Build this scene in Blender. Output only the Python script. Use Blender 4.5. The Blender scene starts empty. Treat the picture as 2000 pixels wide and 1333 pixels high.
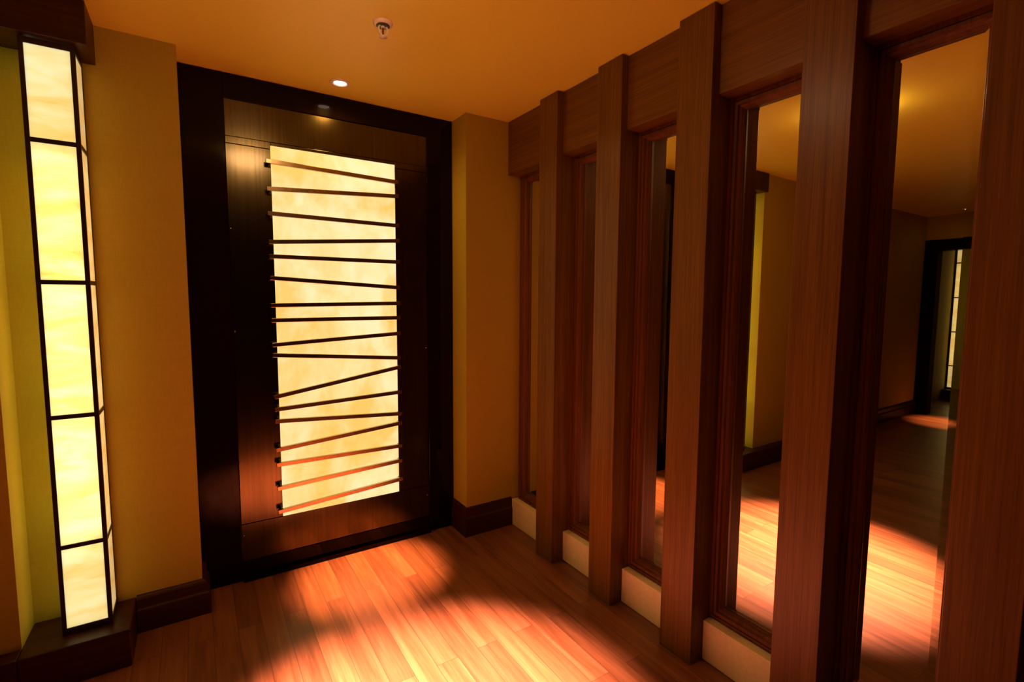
import bpy, bmesh, math, random
from mathutils import Vector, Matrix

# ------------------------------------------------------------------ camera, world, exposure
scn = bpy.context.scene
scn.view_settings.view_transform = 'Standard'
scn.view_settings.look = 'None'
scn.view_settings.gamma = 1.0
scn.view_settings.use_curve_mapping = False
scn.view_settings.exposure = 0.0

def look(v1, v2, f, cx=1000.0, cy=666.5):
    """camera axes from the two horizontal vanishing points (pixels of the 2000x1333 frame)"""
    X = Vector((v1[0]-cx, v1[1]-cy, f)).normalized()
    Y = Vector((v2[0]-cx, v2[1]-cy, f)).normalized()
    Z = X.cross(Y)
    M = Matrix((X, Y, Z))
    right, down, fwd = M.col[0], M.col[1], M.col[2]
    return Matrix((( right[0], -down[0], -fwd[0]), (right[1], -down[1], -fwd[1]), (right[2], -down[2], -fwd[2])))
FPX = 965.56
cam_data = bpy.data.cameras.new('camera')
cam_data.sensor_width = 36.0
cam_data.lens = FPX/2000.0*36.0
cam_data.clip_start = 0.02
cam = bpy.data.objects.new('camera', cam_data)
scn.collection.objects.link(cam)
cam.matrix_world = Matrix.Translation((0, 0, 1.45)) @ look((2502, 592), (375, 580), FPX).to_4x4()
scn.camera = cam

world = bpy.data.worlds.new('world')
scn.world = world
world.use_nodes = True
world.node_tree.nodes['Background'].inputs[0].default_value = (1.0, 0.45, 0.1, 1)
world.node_tree.nodes['Background'].inputs[1].default_value = 0.0

# light levels of the place's own lamps
WARM = (1.0, 0.50, 0.13)
SPOT_DOOR, SPOT_MID, SPOT_FAR = 1900.0, 6000.0, 1000.0
DOME = 21.0
SPILL = 10.0
PANE = 1.0

CEIL = 2.504
C = scn.collection
R = random.Random(7)

# ------------------------------------------------------------------ helpers
def box(bm, x0, x1, y0, y1, z0, z1):
    vs = [bm.verts.new((x, y, z)) for z in (z0, z1) for x, y in ((x0, y0), (x1, y0), (x1, y1), (x0, y1))]
    for f in ((3, 2, 1, 0), (4, 5, 6, 7), (0, 1, 5, 4), (1, 2, 6, 5), (2, 3, 7, 6), (3, 0, 4, 7)):
        bm.faces.new([vs[i] for i in f])
    return vs

def lathe(bm, prof, cx=0, cy=0, seg=40, close=False):
    """prof: list of (radius, z)"""
    rings = []
    for r, z in prof:
        if r < 1e-6:
            rings.append([bm.verts.new((cx, cy, z))])
        else:
            rings.append([bm.verts.new((cx+r*math.cos(2*math.pi*k/seg), cy+r*math.sin(2*math.pi*k/seg), z)) for k in range(seg)])
    pairs = list(zip(rings, rings[1:]))
    if close: pairs.append((rings[-1], rings[0]))
    for a, b in pairs:
        for k in range(seg):
            q = [a[k % len(a)], a[(k+1) % len(a)], b[(k+1) % len(b)], b[k % len(b)]]
            u = []
            for v in q:
                if v not in u: u.append(v)
            if len(u) > 2: bm.faces.new(u)

def sweep_x(bm, prof, x0, x1):
    """profile of (y, z) run along x"""
    a = [bm.verts.new((x0, y, z)) for y, z in prof]
    b = [bm.verts.new((x1, y, z)) for y, z in prof]
    n = len(prof)
    for k in range(n):
        bm.faces.new((a[k], a[(k+1) % n], b[(k+1) % n], b[k]))
    bm.faces.new(a[::-1]); bm.faces.new(b)

def path_profile(bm, pts, prof):
    """baseboard: profile (offset, z) run along a plan polyline pts, offset to the right of travel, mitred"""
    n = len(pts)
    dirs = [(Vector(pts[i+1])-Vector(pts[i])).normalized() for i in range(n-1)]
    nrm = [Vector((d.y, -d.x)) for d in dirs]
    rings = []
    for i in range(n):
        if i == 0: m = nrm[0]
        elif i == n-1: m = nrm[-1]
        else:
            m = nrm[i-1]+nrm[i]
            m = m/(m.dot(nrm[i]))
        rings.append([bm.verts.new((pts[i][0]+m.x*o, pts[i][1]+m.y*o, z)) for o, z in prof])
    k = len(prof)
    for a, b in zip(rings, rings[1:]):
        for j in range(k):
            bm.faces.new((a[j], a[(j+1) % k], b[(j+1) % k], b[j]))
    bm.faces.new(rings[0][::-1]); bm.faces.new(rings[-1])

def ring(bm, y0, y1, z0, z1, prof, wb=1.0, x_is='x'):
    """mitred picture-frame moulding in the y-z plane; prof = (inset, x); wb scales the inset of the bottom rail"""
    rings = []
    for cy, cz, sy, sz in ((y0, z0, 1, 1), (y1, z0, -1, 1), (y1, z1, -1, -1), (y0, z1, 1, -1)):
        rings.append([bm.verts.new((x, cy+sy*u, cz+sz*u*(wb if sz > 0 else 1))) for u, x in prof])
    n = len(prof)
    for i in range(4):
        a, b = rings[i], rings[(i+1) % 4]
        for k in range(n):
            bm.faces.new((a[k], a[(k+1) % n], b[(k+1) % n], b[k]))

def obj(name, bm, mat, parent=None, bevel=0.0, smooth=False, seg=2):
    bmesh.ops.recalc_face_normals(bm, faces=bm.faces)
    xs = [v.co for v in bm.verts]
    lo = Vector((min(v.x for v in xs), min(v.y for v in xs), min(v.z for v in xs)))
    hi = Vector((max(v.x for v in xs), max(v.y for v in xs), max(v.z for v in xs)))
    o0 = Vector(((lo.x+hi.x)/2, (lo.y+hi.y)/2, lo.z))
    for v in bm.verts: v.co -= o0
    me = bpy.data.meshes.new(name)
    bm.to_mesh(me); bm.free()
    if mat: me.materials.append(mat)
    if smooth:
        for p in me.polygons: p.use_smooth = True
    o = bpy.data.objects.new(name, me)
    C.objects.link(o)
    if parent is not None:
        o.parent = parent
        o.location = o0 - Vector(parent.get('_o', (0, 0, 0)))
        o['_o'] = tuple(o0)
    else:
        o.location = o0
        o['_o'] = tuple(o0)
    if bevel > 0:
        m = o.modifiers.new('bevel', 'BEVEL'); m.width = bevel; m.segments = seg; m.limit_method = 'ANGLE'; m.angle_limit = math.radians(30)
        m.harden_normals = False
    return o

def bx(name, dims, mat, parent=None, bevel=0.0):
    bm = bmesh.new(); box(bm, *dims)
    return obj(name, bm, mat, parent, bevel)

def thing(name, loc):
    o = bpy.data.objects.new(name, None)
    o.empty_display_size = 0.1
    C.objects.link(o); o.location = loc; o['_o'] = tuple(loc)
    return o

def tag(o, label, cat=None, group=None, kind=None):
    if label: o['label'] = label
    if cat: o['category'] = cat
    if group: o['group'] = group
    if kind: o['kind'] = kind
    return o

def struct(o, label, cat):
    return tag(o, label, cat, None, 'structure')

# ------------------------------------------------------------------ materials
def new_mat(name):
    m = bpy.data.materials.new(name); m.use_nodes = True
    nt = m.node_tree; b = nt.nodes['Principled BSDF']
    return m, nt, b

def setp(b, **k):
    for n, v in k.items():
        n = n.replace('_', ' ')
        if n in b.inputs: b.inputs[n].default_value = v

def coords(nt, scale, random_shift=True, kind='Object'):
    tc = nt.nodes.new('ShaderNodeTexCoord'); mp = nt.nodes.new('ShaderNodeMapping')
    mp.inputs['Scale'].default_value = scale
    if random_shift:
        oi = nt.nodes.new('ShaderNodeObjectInfo'); mul = nt.nodes.new('ShaderNodeVectorMath'); mul.operation = 'SCALE'
        cmb = nt.nodes.new('ShaderNodeCombineXYZ')
        for i in range(3): nt.links.new(oi.outputs['Random'], cmb.inputs[i])
        mul.inputs['Scale'].default_value = 37.0
        nt.links.new(cmb.outputs[0], mul.inputs[0])
        add = nt.nodes.new('ShaderNodeVectorMath'); add.operation = 'ADD'
        nt.links.new(tc.outputs[kind], add.inputs[0]); nt.links.new(mul.outputs[0], add.inputs[1])
        nt.links.new(add.outputs[0], mp.inputs[0])
    else:
        nt.links.new(tc.outputs[kind], mp.inputs[0])
    return mp

def noise(nt, mp, scale=1, detail=4, rough=.6, dist=0.0):
    n = nt.nodes.new('ShaderNodeTexNoise')
    n.inputs['Scale'].default_value = scale; n.inputs['Detail'].default_value = detail
    n.inputs['Roughness'].default_value = rough; n.inputs['Distortion'].default_value = dist
    nt.links.new(mp.outputs[0], n.inputs['Vector'])
    return n

def ramp(nt, src, stops):
    r = nt.nodes.new('ShaderNodeValToRGB')
    e = r.color_ramp.elements
    e[0].position, e[0].color = stops[0][0], (*stops[0][1], 1)
    e[1].position, e[1].color = stops[-1][0], (*stops[-1][1], 1)
    for p, c in stops[1:-1]:
        x = e.new(p); x.color = (*c, 1)
    nt.links.new(src, r.inputs[0])
    return r

def mixc(nt, a, b, fac, mode='MIX'):
    m = nt.nodes.new('ShaderNodeMix'); m.data_type = 'RGBA'; m.blend_type = mode
    for s, i in ((a, 6), (b, 7)):
        if isinstance(s, tuple): m.inputs[i].default_value = (*s, 1)
        else: nt.links.new(s, m.inputs[i])
    if isinstance(fac, float): m.inputs[0].default_value = fac
    else: nt.links.new(fac, m.inputs[0])
    return m.outputs[2]

def bump(nt, b, h, strength=.1, dist=.002):
    n = nt.nodes.new('ShaderNodeBump'); n.inputs['Strength'].default_value = strength; n.inputs['Distance'].default_value = dist
    nt.links.new(h, n.inputs['Height']); nt.links.new(n.outputs[0], b.inputs['Normal'])

def wood(name, dark, mid, light, scale, rough=.34, coat=.15):
    m, nt, b = new_mat(name)
    mp = coords(nt, scale)
    n1 = noise(nt, mp, 1.0, 6, .65)
    n2 = noise(nt, mp, 4.5, 3, .6)
    r = ramp(nt, n1.outputs[0], [(.30, dark), (.5, mid), (.72, light)])
    r2 = ramp(nt, n2.outputs[0], [(.35, (.55, .55, .55)), (.6, (1, 1, 1))])
    c = mixc(nt, r.outputs[0], r2.outputs[0], .6, 'MULTIPLY')
    nt.links.new(c, b.inputs['Base Color'])
    setp(b, Roughness=rough)
    b.inputs['Specular IOR Level'].default_value = .26
    b.inputs['Coat Weight'].default_value = coat; b.inputs['Coat Roughness'].default_value = .25
    bump(nt, b, n2.outputs[0], .15, .001)
    return m

TEAK = ((.118, .044, .0015), (.165, .070, .003), (.205, .094, .005))
mat_fin = wood('red_brown_wood_vertical', *TEAK, (42, 42, .9), .42, .1)
mat_header = wood('red_brown_wood_horizontal', *TEAK, (60, .9, 60), .4)
mat_frame = wood('red_brown_wood_frame', (.10, .030, .003), (.15, .048, .005), (.19, .066, .008), (50, 50, 1.2), .55, 0)
DARK = ((.026, .006, .001), (.046, .010, .002), (.066, .015, .003))
mat_dark_x = wood('dark_brown_wood', *DARK, (1.2, 50, 50), .42, .05)

def m_wall():
    m, nt, b = new_mat('grasscloth_wallpaper')
    mp = coords(nt, (6, 6, 420), False)
    n1 = noise(nt, mp, 1.0, 3, .6)
    mp2 = coords(nt, (500, 500, 40), False)
    n2 = noise(nt, mp2, 1.0, 2, .5)
    r = ramp(nt, n1.outputs[0], [(.3, (.435, .325, .013)), (.7, (.465, .350, .017))])
    r2 = ramp(nt, n2.outputs[0], [(.3, (.88, .88, .88)), (.7, (1, 1, 1))])
    nt.links.new(mixc(nt, r.outputs[0], r2.outputs[0], .7, 'MULTIPLY'), b.inputs['Base Color'])
    setp(b, Roughness=.75)
    bump(nt, b, n1.outputs[0], .12, .001)
    return m
mat_wall = m_wall()

def m_ceiling():
    m, nt, b = new_mat('cream_ceiling_paint')
    mp = coords(nt, (60, 60, 60), False)
    n = noise(nt, mp, 1.0, 4, .6)
    r = ramp(nt, n.outputs[0], [(.3, (.84, .70, .06)), (.7, (.87, .73, .08))])
    nt.links.new(r.outputs[0], b.inputs['Base Color'])
    setp(b, Roughness=.45)
    bump(nt, b, n.outputs[0], .05, .001)
    return m
mat_ceiling = m_ceiling()

def m_floor():
    m, nt, b = new_mat('teak_plank_floor')
    tc = nt.nodes.new('ShaderNodeTexCoord')
    # planks run along y: swap so that the brick rows run along y
    sep = nt.nodes.new('ShaderNodeSeparateXYZ'); nt.links.new(tc.outputs['Object'], sep.inputs[0])
    cmb = nt.nodes.new('ShaderNodeCombineXYZ')
    nt.links.new(sep.outputs['Y'], cmb.inputs['X']); nt.links.new(sep.outputs['X'], cmb.inputs['Y'])
    br = nt.nodes.new('ShaderNodeTexBrick')
    br.inputs['Scale'].default_value = 1.0
    br.inputs['Brick Width'].default_value = 1.05; br.inputs['Row Height'].default_value = .092
    br.inputs['Mortar Size'].default_value = .0009; br.inputs['Mortar Smooth'].default_value = .3
    br.inputs['Color1'].default_value = (0, 0, 0, 1); br.inputs['Color2'].default_value = (1, 1, 1, 1)
    br.inputs['Mortar'].default_value = (.0, .0, .0, 1)
    br.offset = .37; br.offset_frequency = 2; br.squash = 1.0
    nt.links.new(cmb.outputs[0], br.inputs['Vector'])
    # grain shifted plank by plank
    sc = nt.nodes.new('ShaderNodeVectorMath'); sc.operation = 'SCALE'; sc.inputs['Scale'].default_value = 23.0
    nt.links.new(br.outputs['Color'], sc.inputs[0])
    ad = nt.nodes.new('ShaderNodeVectorMath'); ad.operation = 'ADD'
    nt.links.new(tc.outputs['Object'], ad.inputs[0]); nt.links.new(sc.outputs[0], ad.inputs[1])
    mp = nt.nodes.new('ShaderNodeMapping'); mp.inputs['Scale'].default_value = (26, 1.7, 1)
    nt.links.new(ad.outputs[0], mp.inputs[0])
    n1 = noise(nt, mp, 1.0, 6, .62, .5)
    mp2 = nt.nodes.new('ShaderNodeMapping'); mp2.inputs['Scale'].default_value = (120, 3, 1)
    nt.links.new(ad.outputs[0], mp2.inputs[0])
    n2 = noise(nt, mp2, 1.0, 3, .6)
    r = ramp(nt, n1.outputs[0], [(.28, (.14, .044, .009)), (.45, (.22, .076, .018)), (.6, (.28, .104, .029)), (.78, (.35, .142, .048))])
    pl = ramp(nt, br.outputs['Color'], [(0, (.66, .62, .58)), (.5, (.92, .92, .92)), (1, (1.12, 1.16, 1.18))])
    c = mixc(nt, r.outputs[0], pl.outputs[0], 1.0, 'MULTIPLY')
    r2 = ramp(nt, n2.outputs[0], [(.35, (.7, .66, .62)), (.6, (1, 1, 1))])
    c = mixc(nt, c, r2.outputs[0], .5, 'MULTIPLY')
    c = mixc(nt, c, (.05, .015, .005), br.outputs['Fac'])
    nt.links.new(c, b.inputs['Base Color'])
    setp(b, Roughness=.42)
    b.inputs['Coat Weight'].default_value = .35; b.inputs['Coat Roughness'].default_value = .3
    bump(nt, b, n1.outputs[0], .08, .001)
    return m
mat_floor = m_floor()

def plain(name, col, rough, metal=0.0, nscale=200, namp=.08, coat=0.0):
    m, nt, b = new_mat(name)
    mp = coords(nt, (nscale,)*3)
    n = noise(nt, mp, 1, 3, .6)
    lo = tuple(c*(1-namp) for c in col); hi = tuple(min(1, c*(1+namp)) for c in col)
    r = ramp(nt, n.outputs[0], [(.3, lo), (.7, hi)])
    nt.links.new(r.outputs[0], b.inputs['Base Color'])
    setp(b, Roughness=rough, Metallic=metal)
    b.inputs['Coat Weight'].default_value = coat
    return m
mat_black = plain('black_lacquer', (.006, .002, .001), .07, 0, 90, 0)
mat_black.node_tree.nodes['Principled BSDF'].inputs['Specular IOR Level'].default_value = .12
mat_tile = plain('cream_stone_tile', (.92, .80, .42), .22, 0, 60, .05)
mat_lampframe = plain('dark_bronze_lamp_frame', (.035, .018, .008), .35, .3, 80, .2)
mat_white = plain('white_enamel', (.85, .72, .5), .35, 0, 60, .03)
mat_chrome = plain('brass_metal', (.8, .6, .35), .25, 1, 60, .05)
mat_red = plain('sprinkler_bulb_red', (.25, .05, .02), .15, 0, 60, .05)

def m_bronze(name, c0, c1, rough, sc=(90, 90, 1.6)):
    m, nt, b = new_mat(name)
    mp = coords(nt, sc)
    n = noise(nt, mp, 1, 4, .6)
    mp2 = coords(nt, (5, 5, 3)); n2 = noise(nt, mp2, 1, 4, .6, .4)
    r = ramp(nt, n.outputs[0], [(.3, c0), (.7, c1)])
    r2 = ramp(nt, n2.outputs[0], [(.3, (.75, .75, .75)), (.7, (1, 1, 1))])
    nt.links.new(mixc(nt, r.outputs[0], r2.outputs[0], .7, 'MULTIPLY'), b.inputs['Base Color'])
    setp(b, Metallic=1.0, Roughness=rough)
    b.inputs['Coat Weight'].default_value = .5; b.inputs['Coat Roughness'].default_value = .12
    bump(nt, b, n.outputs[0], .05, .001)
    return m
mat_leaf = m_bronze('brushed_dark_bronze', (.075, .060, .022), (.115, .092, .036), .18)
mat_bar = m_bronze('polished_bronze_bar', (.42, .30, .14), (.52, .38, .19), .22, (60, 60, 60))

def m_mirror():
    m, nt, b = new_mat('silvered_mirror_glass')
    mp = coords(nt, (3, 3, 3)); n = noise(nt, mp, 1, 2, .5)
    r = ramp(nt, n.outputs[0], [(0, (.80, .82, .66)), (1, (.83, .85, .69))])
    nt.links.new(r.outputs[0], b.inputs['Base Color'])
    setp(b, Metallic=1.0, Roughness=0.0)
    return m
mat_mirror = m_mirror()

def m_onyx(name, scale, strength, cream, amber, lo=.38, hi=.66, translucent=0.0, rough=.2):
    m, nt, b = new_mat(name)
    mp = coords(nt, scale)
    n1 = noise(nt, mp, 1.0, 5, .55, 1.2)
    mp2 = coords(nt, tuple(s*3 for s in scale)); n2 = noise(nt, mp2, 1.0, 4, .6, .8)
    r = ramp(nt, n1.outputs[0], [(lo, cream), ((lo+hi)/2, tuple((a+b2)/2 for a, b2 in zip(cream, amber))), (hi, amber)])
    r2 = ramp(nt, n2.outputs[0], [(.4, (1, 1, 1)), (.75, (1, .88, .62))])
    c = mixc(nt, r.outputs[0], r2.outputs[0], 1.0, 'MULTIPLY')
    nt.links.new(mixc(nt, c, (.25, .25, .25), 1.0, 'MULTIPLY'), b.inputs['Base Color'])
    nt.links.new(c, b.inputs['Emission Color'])
    b.inputs['Emission Strength'].default_value = strength
    setp(b, Roughness=rough)
    if translucent > 0:
        tr = nt.nodes.new('ShaderNodeBsdfTranslucent'); nt.links.new(c, tr.inputs[0])
        mx = nt.nodes.new('ShaderNodeMixShader'); mx.inputs[0].default_value = translucent
        add = nt.nodes.new('ShaderNodeAddShader')
        em = nt.nodes.new('ShaderNodeEmission'); nt.links.new(c, em.inputs[0]); em.inputs[1].default_value = strength
        b.inputs['Emission Strength'].default_value = 0
        nt.links.new(b.outputs[0], mx.inputs[1]); nt.links.new(tr.outputs[0], mx.inputs[2])
        nt.links.new(mx.outputs[0], add.inputs[0]); nt.links.new(em.outputs[0], add.inputs[1])
        nt.links.new(add.outputs[0], nt.nodes['Material Output'].inputs['Surface'])
    return m
mat_doorglass = m_onyx('backlit_onyx_door_panel', (3.2, 3.2, 2.0), PANE*1.05, (1.02, .84, .46), (.95, .60, .16), .38, .64, 0, .12)
mat_pane = m_onyx('backlit_onyx_lamp_pane', (2.4, 2.4, 7.0), PANE*.56, (1.0, .95, .60), (.98, .76, .26), .40, .66, .5)
mat_pane_side = m_onyx('backlit_onyx_lamp_side_pane', (2.4, 2.4, 7.0), PANE*.45, (1.0, .80, .42), (.95, .58, .16), .42, .70, .3)

def m_emit(name, col, s):
    m, nt, b = new_mat(name)
    setp(b, Base_Color=(.8, .8, .8, 1), Roughness=.4)
    b.inputs['Emission Color'].default_value = (*col, 1); b.inputs['Emission Strength'].default_value = s
    mp = coords(nt, (40, 40, 40)); n = noise(nt, mp, 1, 2); r = ramp(nt, n.outputs[0], [(0, (.78,)*3), (1, (.82,)*3)])
    nt.links.new(r.outputs[0], b.inputs['Base Color'])
    return m
mat_lens = m_emit('downlight_lens', (1.0, .80, .60), 8.0)
mat_dome = m_emit('frosted_dome_glass', (1.0, .58, .30), DOME)
mat_tube = m_emit('lamp_tube', (1.0, .93, .72), 16.0)

# ------------------------------------------------------------------ the room
Y_WALL, Y_DOOR, X_J0, X_J1 = 2.593, 2.770, -.014, 1.352
Y_PIER, X_PIER = 2.420, -.582
X_MIR = 1.750
X_END = -4.35

struct(bx('floor', (-7.2, 1.9, -1.7, 3.0, -.10, 0), mat_floor), 'teak plank floor with orange pools of light from the downlights', 'floor')
struct(bx('ceiling', (-7.2, 1.9, -1.7, 3.0, CEIL, CEIL+.1), mat_ceiling), 'smooth cream ceiling glowing orange', 'ceiling')
bm = bmesh.new(); box(bm, X_J0-.02, X_J1+.02, 2.83, 2.98, 0, CEIL)
struct(obj('wall_back', bm, mat_wall), 'wall behind the recessed entrance door', 'wall')
# flat wall left of the door and the pier left of the lamp, one plan outline
bm = bmesh.new()
plan = [(X_J0, 2.98), (X_J0, Y_WALL), (X_PIER, Y_WALL), (X_PIER, Y_PIER), (-1.6, Y_PIER), (-1.6, 2.50), (X_END, 2.50), (X_END, 2.98)]
def prism(bm, plan, z0, z1):
    a = [bm.verts.new((x, y, z0)) for x, y in plan]; b = [bm.verts.new((x, y, z1)) for x, y in plan]
    n = len(plan)
    for k in range(n): bm.faces.new((a[k], a[(k+1) % n], b[(k+1) % n], b[k]))
    bm.faces.new(a[::-1]); bm.faces.new(b)
prism(bm, plan, 0, CEIL)
struct(obj('wall_back_left', bm, mat_wall), 'olive grasscloth wall left of the door, with the pier beside the column lamp', 'wall')
bm = bmesh.new(); box(bm, X_J1, 1.9, Y_WALL, 2.98, 0, CEIL)
struct(obj('wall_back_right', bm, mat_wall), 'narrow olive wall pier between the door and the mirrored partition', 'wall')
struct(bx('wall_right', (1.757, 1.9, -1.6, Y_WALL, 0, CEIL), mat_header), 'wood wall behind the mirrors', 'wall')
struct(bx('wall_front', (-7.2, 1.9, -1.7, -1.6, 0, CEIL), mat_dark_x), 'wall behind the camera', 'wall')
# far end wall with an opening
OY0, OY1, OZ = 1.25, 2.36, 2.07
bm = bmesh.new()
box(bm, X_END-.12, X_END, -1.6, OY0-.14, 0, CEIL); box(bm, X_END-.12, X_END, OY1+.14, 2.50, 0, CEIL)
box(bm, X_END-.12, X_END, OY0-.14, OY1+.14, OZ+.14, CEIL)
struct(obj('wall_left', bm, mat_wall), 'dark far end wall with a black framed doorway, seen in the nearest mirror', 'wall')
bm = bmesh.new()
box(bm, X_END-.14, X_END+.02, OY0-.14, OY0, 0, OZ+.14); box(bm, X_END-.14, X_END+.02, OY1, OY1+.139, 0, OZ+.14)
box(bm, X_END-.14, X_END+.02, OY0, OY1, OZ, OZ+.14)
struct(obj('door_2', bm, mat_black, bevel=.004), 'black doorway frame at the far end, seen only in the nearest mirror', 'doorway')
struct(bx('wall_far_back', (-7.2, X_END-.14, 2.62, 2.98, 0, CEIL), mat_wall), 'wall of the room beyond the far doorway', 'wall')
struct(bx('wall_far_left', (-7.2, -7.1, -1.6, 2.62, 0, CEIL), mat_wall), 'end wall of the room beyond the far doorway', 'wall')

# baseboards
BB = [(0, 0), (.030, 0), (.030, .098), (.027, .104), (.021, .108), (.019, .114), (.019, .150), (.014, .158), (.006, .164), (0, .165)]
bm = bmesh.new(); path_profile(bm, [(X_J0, 2.768), (X_J0, Y_WALL), (-.2555, Y_WALL)][::-1], [(o, z*.96) for o, z in BB])
struct(obj('baseboard_left', bm, mat_dark_x), 'dark stepped baseboard between the lamp plinth and the door', 'baseboard')
bm = bmesh.new(); path_profile(bm, [(X_J1, 2.768), (X_J1, Y_WALL), (1.673, Y_WALL)], [(o*.6, z*1.09) for o, z in BB])
struct(obj('baseboard_right', bm, mat_dark_x), 'dark stepped baseboard wrapping the narrow pier right of the door', 'baseboard')
bm = bmesh.new(); path_profile(bm, [(X_END, 2.50), (-1.6, 2.50), (-1.6, Y_PIER), (-1.552, Y_PIER)], BB)
struct(obj('baseboard_far', bm, mat_dark_x), 'dark baseboard running along the wall to the far end', 'baseboard')

# ------------------------------------------------------------------ entrance door
door = thing('door_1', ((X_J0+X_J1)/2, 2.80, 0))
struct(door, 'tall bronze entrance door with glowing onyx panel crossed by slanted bars', 'door')
LX0, LX1, LZ0, LZ1 = .162, 1.187, .10, 2.388
GX0, GX1, GZ0, GZ1 = .358, .994, .295, 2.200
bm = bmesh.new()
e = .0008
box(bm, X_J0+e, LX0, Y_DOOR, 2.83-e, 0+e, CEIL-e); box(bm, LX1, X_J1-e, Y_DOOR, 2.83-e, 0+e, CEIL-e)
box(bm, LX0, LX1, Y_DOOR, 2.83-e, LZ1, CEIL-e); box(bm, LX0, LX1, Y_DOOR+.004, 2.83-e, e, LZ0)
obj('door_frame', bm, mat_black, door, bevel=.003)
bm = bmesh.new(); box(bm, LX0, LX1, Y_DOOR-.022, Y_DOOR+.004, e, .022)
obj('threshold', bm, mat_black, door, bevel=.003)
YL = Y_DOOR+.006
def leafpart(name, x0, x1, z0, z1, y=YL):
    return bx(name, (x0+.0005, x1-.0005, y, 2.82, z0+.0005, z1-.0005), mat_leaf, door, bevel=.0015)
leafpart('top_rail', LX0, LX1, GZ1+.016, LZ1)
leafpart('bottom_rail', LX0, LX1, LZ0, GZ0)
leafpart('stile', LX0, GX0, GZ0, GZ1-.018, YL+.0015)
leafpart('stile', GX1, LX1, GZ0, GZ1-.018, YL+.0015)
leafpart('top_strip', LX0, GX0, GZ1-.018, GZ1+.016, YL-.002)
leafpart('top_strip', GX1, LX1, GZ1-.018, GZ1+.016, YL-.002)
leafpart('head_strip', GX0, GX1, GZ1, GZ1+.016)
bx('glass_panel', (GX0, GX1, YL+.002, 2.815, GZ0, GZ1), mat_doorglass, door)
tagl = door.children
BARS = [(.321,2.114,.981,2.096),(.324,1.980,.983,2.018),(.327,1.862,.980,1.856),(.329,1.722,.982,1.771),(.326,1.652,.980,1.653),
 (.325,1.546,.981,1.509),(.325,1.409,.983,1.419),(.332,1.334,.982,1.337),(.335,1.210,.980,1.246),(.334,1.158,.984,1.106),(.341,.945,.983,1.050),
 (.339,.879,.984,.905),(.337,.818,.986,.778),(.337,.668,.985,.721),(.337,.590,.986,.586),(.338,.464,.985,.497),(.341,.340,.986,.385)]
YB = 2.738
for x0, z0, x1, z1 in BARS:
    s = (z1-z0)/(x1-x0)
    xa, xb = .330, 1.000
    za, zb = z0+s*(xa-x0), z0+s*(xb-x0)
    L = math.hypot(xb-xa, zb-za); nx, nz = -(zb-za)/L, (xb-xa)/L
    h, d = .0105, .009
    bm = bmesh.new()
    v = []
    for X, Z in ((xa, za), (xb, zb)):
        for sy, sz in ((-1, -1), (1, -1), (1, 1), (-1, 1)):
            v.append(bm.verts.new((X+nx*h*sz, YB+d*sy, Z+nz*h*sz)))
    for f in ((0, 1, 2, 3), (7, 6, 5, 4), (0, 4, 5, 1), (1, 5, 6, 2), (2, 6, 7, 3), (3, 7, 4, 0)): bm.faces.new([v[i] for i in f])
    b = obj('bar', bm, mat_bar, door, bevel=.0015)
    bm = bmesh.new()
    for X in (xa+.013, xb-.008):
        Z = za+(zb-za)*(X-xa)/(xb-xa)
        box(bm, X-.005, X+.005, YB+d-.0005, YL+.0010, Z-.005, Z+.005)
    obj('standoff', bm, mat_leaf, b)
# small hinge screws at the edge of the leaf
for X, Z in ((LX0+.008, 1.78), (LX0+.008, 1.28), (LX0+.008, .62), (LX0+.010, .235), (LX1-.012, .235), (LX1-.012, 1.15)):
    bm = bmesh.new(); lathe(bm, [(0, 0), (.004, 0), (.004, .003), (0, .0036)], seg=16)
    bmesh.ops.rotate(bm, verts=bm.verts, matrix=Matrix.Rotation(math.radians(90), 3, 'X'))
    bmesh.ops.translate(bm, verts=bm.verts, vec=(X, YL+.001, Z))
    obj('screw', bm, mat_bar, door, smooth=True)

# ------------------------------------------------------------------ mirrored partition on the right
FINS = [(2.065, 2.217), (1.615, 1.767), (1.165, 1.317), (.704, .849), (.272, .416)]
order = ['farthest', 'second from the door', 'third from the door, in the middle', 'second nearest', 'nearest']
fin_labels = ['wooden post of the partition nearest the door and its wall pier, the farthest one',
              'second wooden post from the door along the mirrored partition',
              'middle wooden post of the five, between the third and fourth mirrors',
              'broad wooden post, second nearest, with a soft sheen near its top',
              'nearest wooden post, dark and widest, at the right edge of the photo']
X_FIN, X_HEAD, X_FR = 1.600, 1.638, 1.714
for (y0, y1), lab in zip(FINS, fin_labels):
    o = bx('wooden_post', (X_FIN, 1.7565, y0, y1, .001, CEIL-.001), mat_fin, bevel=.002)
    tag(o, lab, 'post', 'wooden posts of the mirrored partition')
# header: one board per bay between the posts, butted behind them as one continuous board
bm = bmesh.new()
edges = [Y_WALL-.001]
for y0, y1 in FINS: edges += [y1+.0005, y0-.0005]
edges.append(-1.599)
for k in range(0, len(edges), 2):
    box(bm, X_HEAD, 1.7565, edges[k+1], edges[k], 2.193, CEIL-.001)
tag(obj('header_board', bm, mat_header, bevel=.0015), 'horizontal grained wooden header board along the ceiling above the mirrors', 'board')
mir_labels = ['narrow framed mirror in the far corner, reflecting only olive wall',
              'second mirror from the door, reflecting dark wood',
              'third mirror from the door, reflecting the black door frame',
              'fourth mirror from the door, reflecting the yellow lit wall edge and bright floor',
              'nearest mirror, reflecting the distant doorway and its lit column lamp']
blk_labels = ['cream stone block at the far corner against the dark baseboard',
              'cream stone block between the first and second wooden posts',
              'cream stone block between the second and third wooden posts',
              'cream stone block between the third and fourth wooden posts, at the bottom edge',
              'cream stone block below the nearest mirror, between the last two posts']
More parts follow.
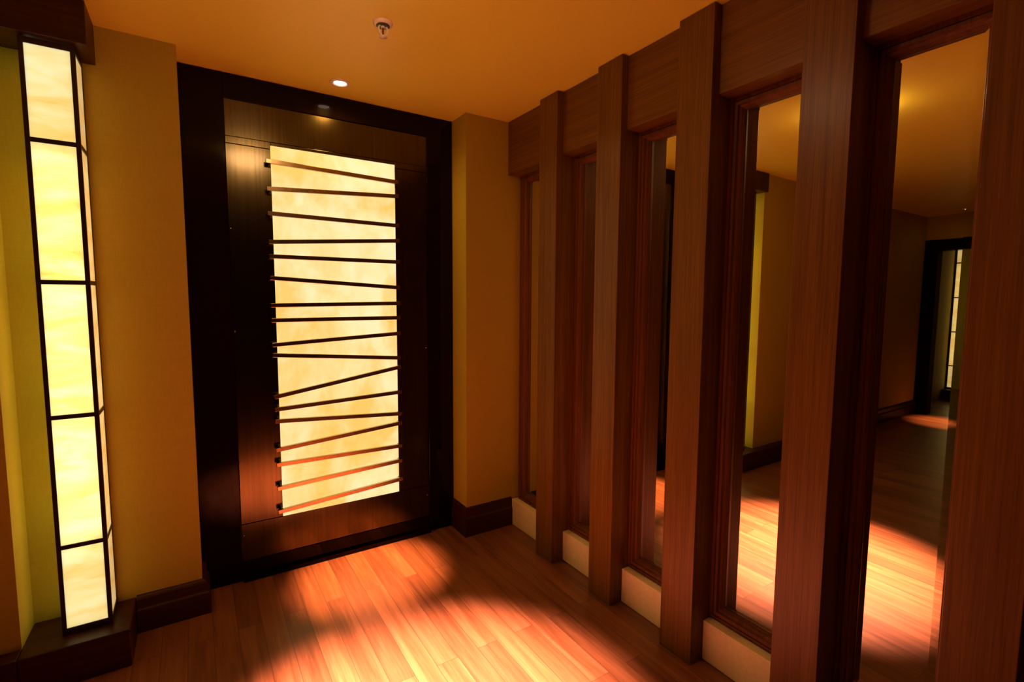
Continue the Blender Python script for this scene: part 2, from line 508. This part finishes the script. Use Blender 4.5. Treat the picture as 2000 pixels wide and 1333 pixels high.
bays = [(FINS[0][1], 2.572), (FINS[1][1], FINS[0][0]), (FINS[2][1], FINS[1][0]), (FINS[3][1], FINS[2][0]), (FINS[4][1], FINS[3][0])]
FW = .040
FP = [(0, 1.7565), (0, X_FR), (.012, X_FR), (.0135, X_FR+.006), (.016, X_FR+.006), (.0175, X_FR+.001), (.028, X_FR+.001),
      (.030, X_FR+.012), (.036, X_FR+.018), (FW, X_FR+.030), (FW, 1.7565)]
for i, (y0, y1) in enumerate(bays):
    ym = (y0+y1)/2
    t = thing('wall_mirror', (1.757, ym, .17))
    tag(t, mir_labels[i], 'mirror', 'tall mirrors between the wooden posts')
    bm = bmesh.new(); ring(bm, y0+.0006, y1-.0006, .166, 2.1925, FP, wb=1.2)
    obj('frame', bm, mat_frame, t)
    a0, a1, c0, c1 = y0+FW-.002, y1-FW+.002, .166+FW*1.2-.002, 2.1925-FW+.002
    w, dr = .022, .0006
    bm = bmesh.new()
    o_ = [bm.verts.new((X_MIR+dr, y, z)) for y, z in ((a0, c0), (a1, c0), (a1, c1), (a0, c1))]
    n_ = [bm.verts.new((X_MIR, y, z)) for y, z in ((a0+w, c0+w), (a1-w, c0+w), (a1-w, c1-w), (a0+w, c1-w))]
    k_ = [bm.verts.new((1.7555, y, z)) for y, z in ((a0, c0), (a1, c0), (a1, c1), (a0, c1))]
    for k in range(4):
        j = (k+1) % 4
        bm.faces.new((o_[k], o_[j], n_[j], n_[k])); bm.faces.new((k_[k], k_[j], o_[j], o_[k]))
    bm.faces.new(n_); bm.faces.new(k_[::-1])
    obj('mirror_glass', bm, mat_mirror, t)
    b = bx('stone_block', (1.674, 1.7565, y0+.001, (y1 if i else 2.5915)-.001, .001, .165), mat_tile, bevel=.0025)
    tag(b, blk_labels[i], 'block', 'cream stone blocks between the posts')

# ------------------------------------------------------------------ column lamp, its plinth and the beam above
tag(bx('ceiling_beam', (-.598, -.280, 2.396, Y_WALL-.001, 2.352, CEIL-.001), mat_dark_x, bevel=.002),
    'short dark wooden beam under the ceiling above the glowing column lamp', 'beam')
bm = bmesh.new(); box(bm, X_PIER+.001, -.258, 2.345, Y_WALL-.001, .001, .152)
tag(obj('lamp_plinth', bm, mat_dark_x, bevel=.004), 'dark wooden plinth on the floor under the glowing column lamp', 'plinth')

struct(bx('baseboard_pier', (-1.551, X_PIER+.0005, 2.345, Y_PIER-.0005, .001, .152), mat_dark_x, bevel=.004), 'deep dark baseboard in front of the pier, at the left edge', 'baseboard')

def column_lamp(cx, yf, label, y_back):
    """cx centre x, yf front face y; z .166 - 2.351"""
    W, D, T = .150, .152, .0135
    x0, x1, y0, y1 = cx-W/2, cx+W/2, yf, yf+D
    z0, z1 = .153, 2.346
    t = thing('column_lamp', (cx, yf+D/2, z0))
    tag(t, label, 'lamp')
    bm = bmesh.new()
    for X0, X1, Y0, Y1 in ((x0, x0+T, y0, y0+T), (x1-T, x1, y0, y0+T), (x0, x0+T, y1-.008, y1), (x1-T, x1, y1-.008, y1)):
        box(bm, X0, X1, Y0, Y1, z0, z1)
    lv = [(z0, z0+.026), (.492, .508), (.992, 1.008), (1.492, 1.508), (1.992, 2.008), (z1-.020, z1)]
    for a, b in lv:
        box(bm, x0+T, x1-T, y0, y0+.012, a, b)
        box(bm, x0, x0+.010, y0+T, y1-.008, a, b); box(bm, x1-.010, x1, y0+T, y1-.008, a, b)
    obj('frame', bm, mat_lampframe, t)
    bx('back_plate', (x0+.010, x1-.010, y1-.006, y1+.001, z0, z1-.01), mat_lampframe, t)
    for a, b in zip(lv, lv[1:]):
        za, zb = a[1], b[0]
        tag(bx('front_pane', (x0+T-.002, x1-T+.002, y0+.004, y0+.009, za-.002, zb+.002), mat_pane, t), None)
        tag(bx('side_pane', (x0+.003, x0+.007, y0+T-.002, y1-.006, za-.002, zb+.002), mat_pane, t), None)
        tag(bx('side_pane', (x1-.007, x1-.003, y0+T-.002, y1-.006, za-.002, zb+.002), mat_pane_side, t), None)
    bm = bmesh.new(); lathe(bm, [(0, .50), (.013, .50), (.013, 1.95), (0, 1.95)], cx, yf+.080, 20)
    obj('light_tube', bm, mat_tube, t, smooth=False)
    return t
column_lamp(-.394, 2.425, 'tall glowing onyx column lamp in thin dark frame at the left of the room', Y_WALL-.002)
column_lamp(-5.93, 2.45, 'distant glowing column lamp beyond the far doorway, seen only in the nearest mirror', 2.618)
bx_far = bmesh.new(); box(bx_far, -6.15, -5.72, 2.40, 2.619, .001, .152)
tag(obj('lamp_plinth', bx_far, mat_dark_x, bevel=.004), 'dark plinth under the distant column lamp beyond the far doorway', 'plinth')

# ------------------------------------------------------------------ ceiling fittings
BEAM_DOOR, BEAM_MID = (1.0, .38, .20), (1.0, .43, .42)
def downlight(x, y, label, power, angle, blend=1.0, spill=SPILL, aim=None, col=WARM, beam=BEAM_MID):
    t = thing('downlight', (x, y, CEIL))
    tag(t, label, 'light', 'recessed ceiling downlights')
    bm = bmesh.new(); lathe(bm, [(.030, CEIL+.010), (.030, CEIL-.003), (.036, CEIL-.0065), (.049, CEIL-.004), (.050, CEIL-.0005), (.050, CEIL+.010)], x, y, 48, True)
    obj('trim_ring', bm, mat_white, t, smooth=True)
    bm = bmesh.new(); lathe(bm, [(0, CEIL-.0025), (.018, CEIL-.0022), (.0298, CEIL-.0005), (.0298, CEIL+.006), (0, CEIL+.006)], x, y, 40)
    obj('lens', bm, mat_lens, t, smooth=True)
    ld = bpy.data.lights.new('downlight_beam', 'SPOT'); ld.energy = power; ld.spot_size = math.radians(angle); ld.spot_blend = blend
    ld.color = beam; ld.shadow_soft_size = .03
    lo = bpy.data.objects.new('downlight_beam', ld); C.objects.link(lo); lo.location = (0, 0, -.02); lo.parent = t
    if aim:
        d = Vector((aim[0]-x, aim[1]-y, -CEIL)); lo.rotation_euler = d.to_track_quat('-Z', 'Y').to_euler()
    if spill:
        ls = bpy.data.lights.new('downlight_glow', 'SPOT'); ls.energy = spill; ls.color = col; ls.spot_size = math.radians(165); ls.spot_blend = .6; ls.shadow_soft_size = .03
        so = bpy.data.objects.new('downlight_glow', ls); C.objects.link(so); so.location = (0, 0, -.02); so.parent = t
    return t
downlight(.656, 2.590, 'small lit recessed downlight in the ceiling just in front of the door', SPOT_DOOR, 21, beam=BEAM_DOOR, aim=(.73, 2.50))
downlight(-4.0, 2.02, 'recessed downlight by the far doorway', SPOT_FAR, 22, spill=.3, beam=BEAM_DOOR)

dm = thing('ceiling_lamp', (.38, 1.36, CEIL))
tag(dm, 'frosted dome ceiling lamp seen only as a pale reflection in the door', 'light')
bm = bmesh.new(); lathe(bm, [(0, CEIL-.001), (.135, CEIL-.001), (.138, CEIL-.012), (.134, CEIL-.020), (0, CEIL-.020)], .38, 1.36, 56)
obj('rim', bm, mat_chrome, dm, smooth=False)
bm = bmesh.new(); lathe(bm, [(.128, CEIL-.020), (.126, CEIL-.050), (.112, CEIL-.078), (.082, CEIL-.098), (.040, CEIL-.108), (0, CEIL-.110)], .38, 1.36, 56)
obj('glass_dome', bm, mat_dome, dm, smooth=True)
ld = bpy.data.lights.new('lamp_beam', 'SPOT'); ld.energy = SPOT_MID; ld.spot_size = math.radians(40); ld.spot_blend = 1.0
ld.color = BEAM_MID; ld.shadow_soft_size = .05
lo = bpy.data.objects.new('lamp_beam', ld); C.objects.link(lo); lo.parent = dm; lo.location = (0, 0, -.17)
lo.rotation_euler = Vector((.20, .0, -2.35)).to_track_quat('-Z', 'Y').to_euler()

sp = thing('fire_sprinkler', (.661, 1.953, CEIL-.05))
tag(sp, 'small fire sprinkler head hanging from the ceiling, in front of the lit downlight', 'sprinkler')
bm = bmesh.new(); lathe(bm, [(.014, CEIL-.001), (.014, CEIL-.010), (.022, CEIL-.012), (.036, CEIL-.007), (.038, CEIL-.0005)], .661, 1.953, 40)
lathe(bm, [(.038, CEIL-.0005), (.014, CEIL-.0005)], .661, 1.953, 40)
obj('escutcheon', bm, mat_white, sp, smooth=True)
bm = bmesh.new(); lathe(bm, [(0, CEIL-.0125), (.024, CEIL-.0125), (.026, CEIL-.0118), (.026, CEIL-.0112), (0, CEIL-.0112)], .661, 1.953, 32)
obj('recess_shade_disc', bm, mat_lampframe, sp)  # solid dark disc imitates the shade inside the escutcheon; no hollow is modelled
bm = bmesh.new()
for s in (-1, 1):
    pts = [(.012, -.010), (.018, -.022), (.014, -.038), (.003, -.050)]
    for (ra, za), (rb, zb) in zip(pts, pts[1:]):
        a = Vector((.661+s*ra, 1.953, CEIL+za)); b = Vector((.661+s*rb, 1.953, CEIL+zb)); w = .0036
        vs = []
        for P in (a, b):
            for dx, dy in ((-w, -w), (w, -w), (w, w), (-w, w)): vs.append(bm.verts.new((P.x+dx, P.y+dy, P.z)))
        for f in ((3, 2, 1, 0), (4, 5, 6, 7), (0, 1, 5, 4), (1, 2, 6, 5), (2, 3, 7, 6), (3, 0, 4, 7)): bm.faces.new([vs[i] for i in f])
lathe(bm, [(0, CEIL-.013), (.008, CEIL-.013), (.007, CEIL-.020), (0, CEIL-.020)], .661, 1.953, 24)
obj('yoke', bm, mat_white, sp)
bm = bmesh.new(); lathe(bm, [(0, CEIL-.014), (.0035, CEIL-.016), (.0035, CEIL-.040), (0, CEIL-.043)], .661, 1.953, 16)
obj('glass_bulb', bm, mat_red, sp, smooth=True)
bm = bmesh.new(); lathe(bm, [(0, CEIL-.0485), (.015, CEIL-.0495), (.016, CEIL-.052), (0, CEIL-.053)], .661, 1.953, 24)
obj('deflector', bm, mat_white, sp, smooth=True)

for o in scn.objects:
    if '_o' in o: del o['_o']
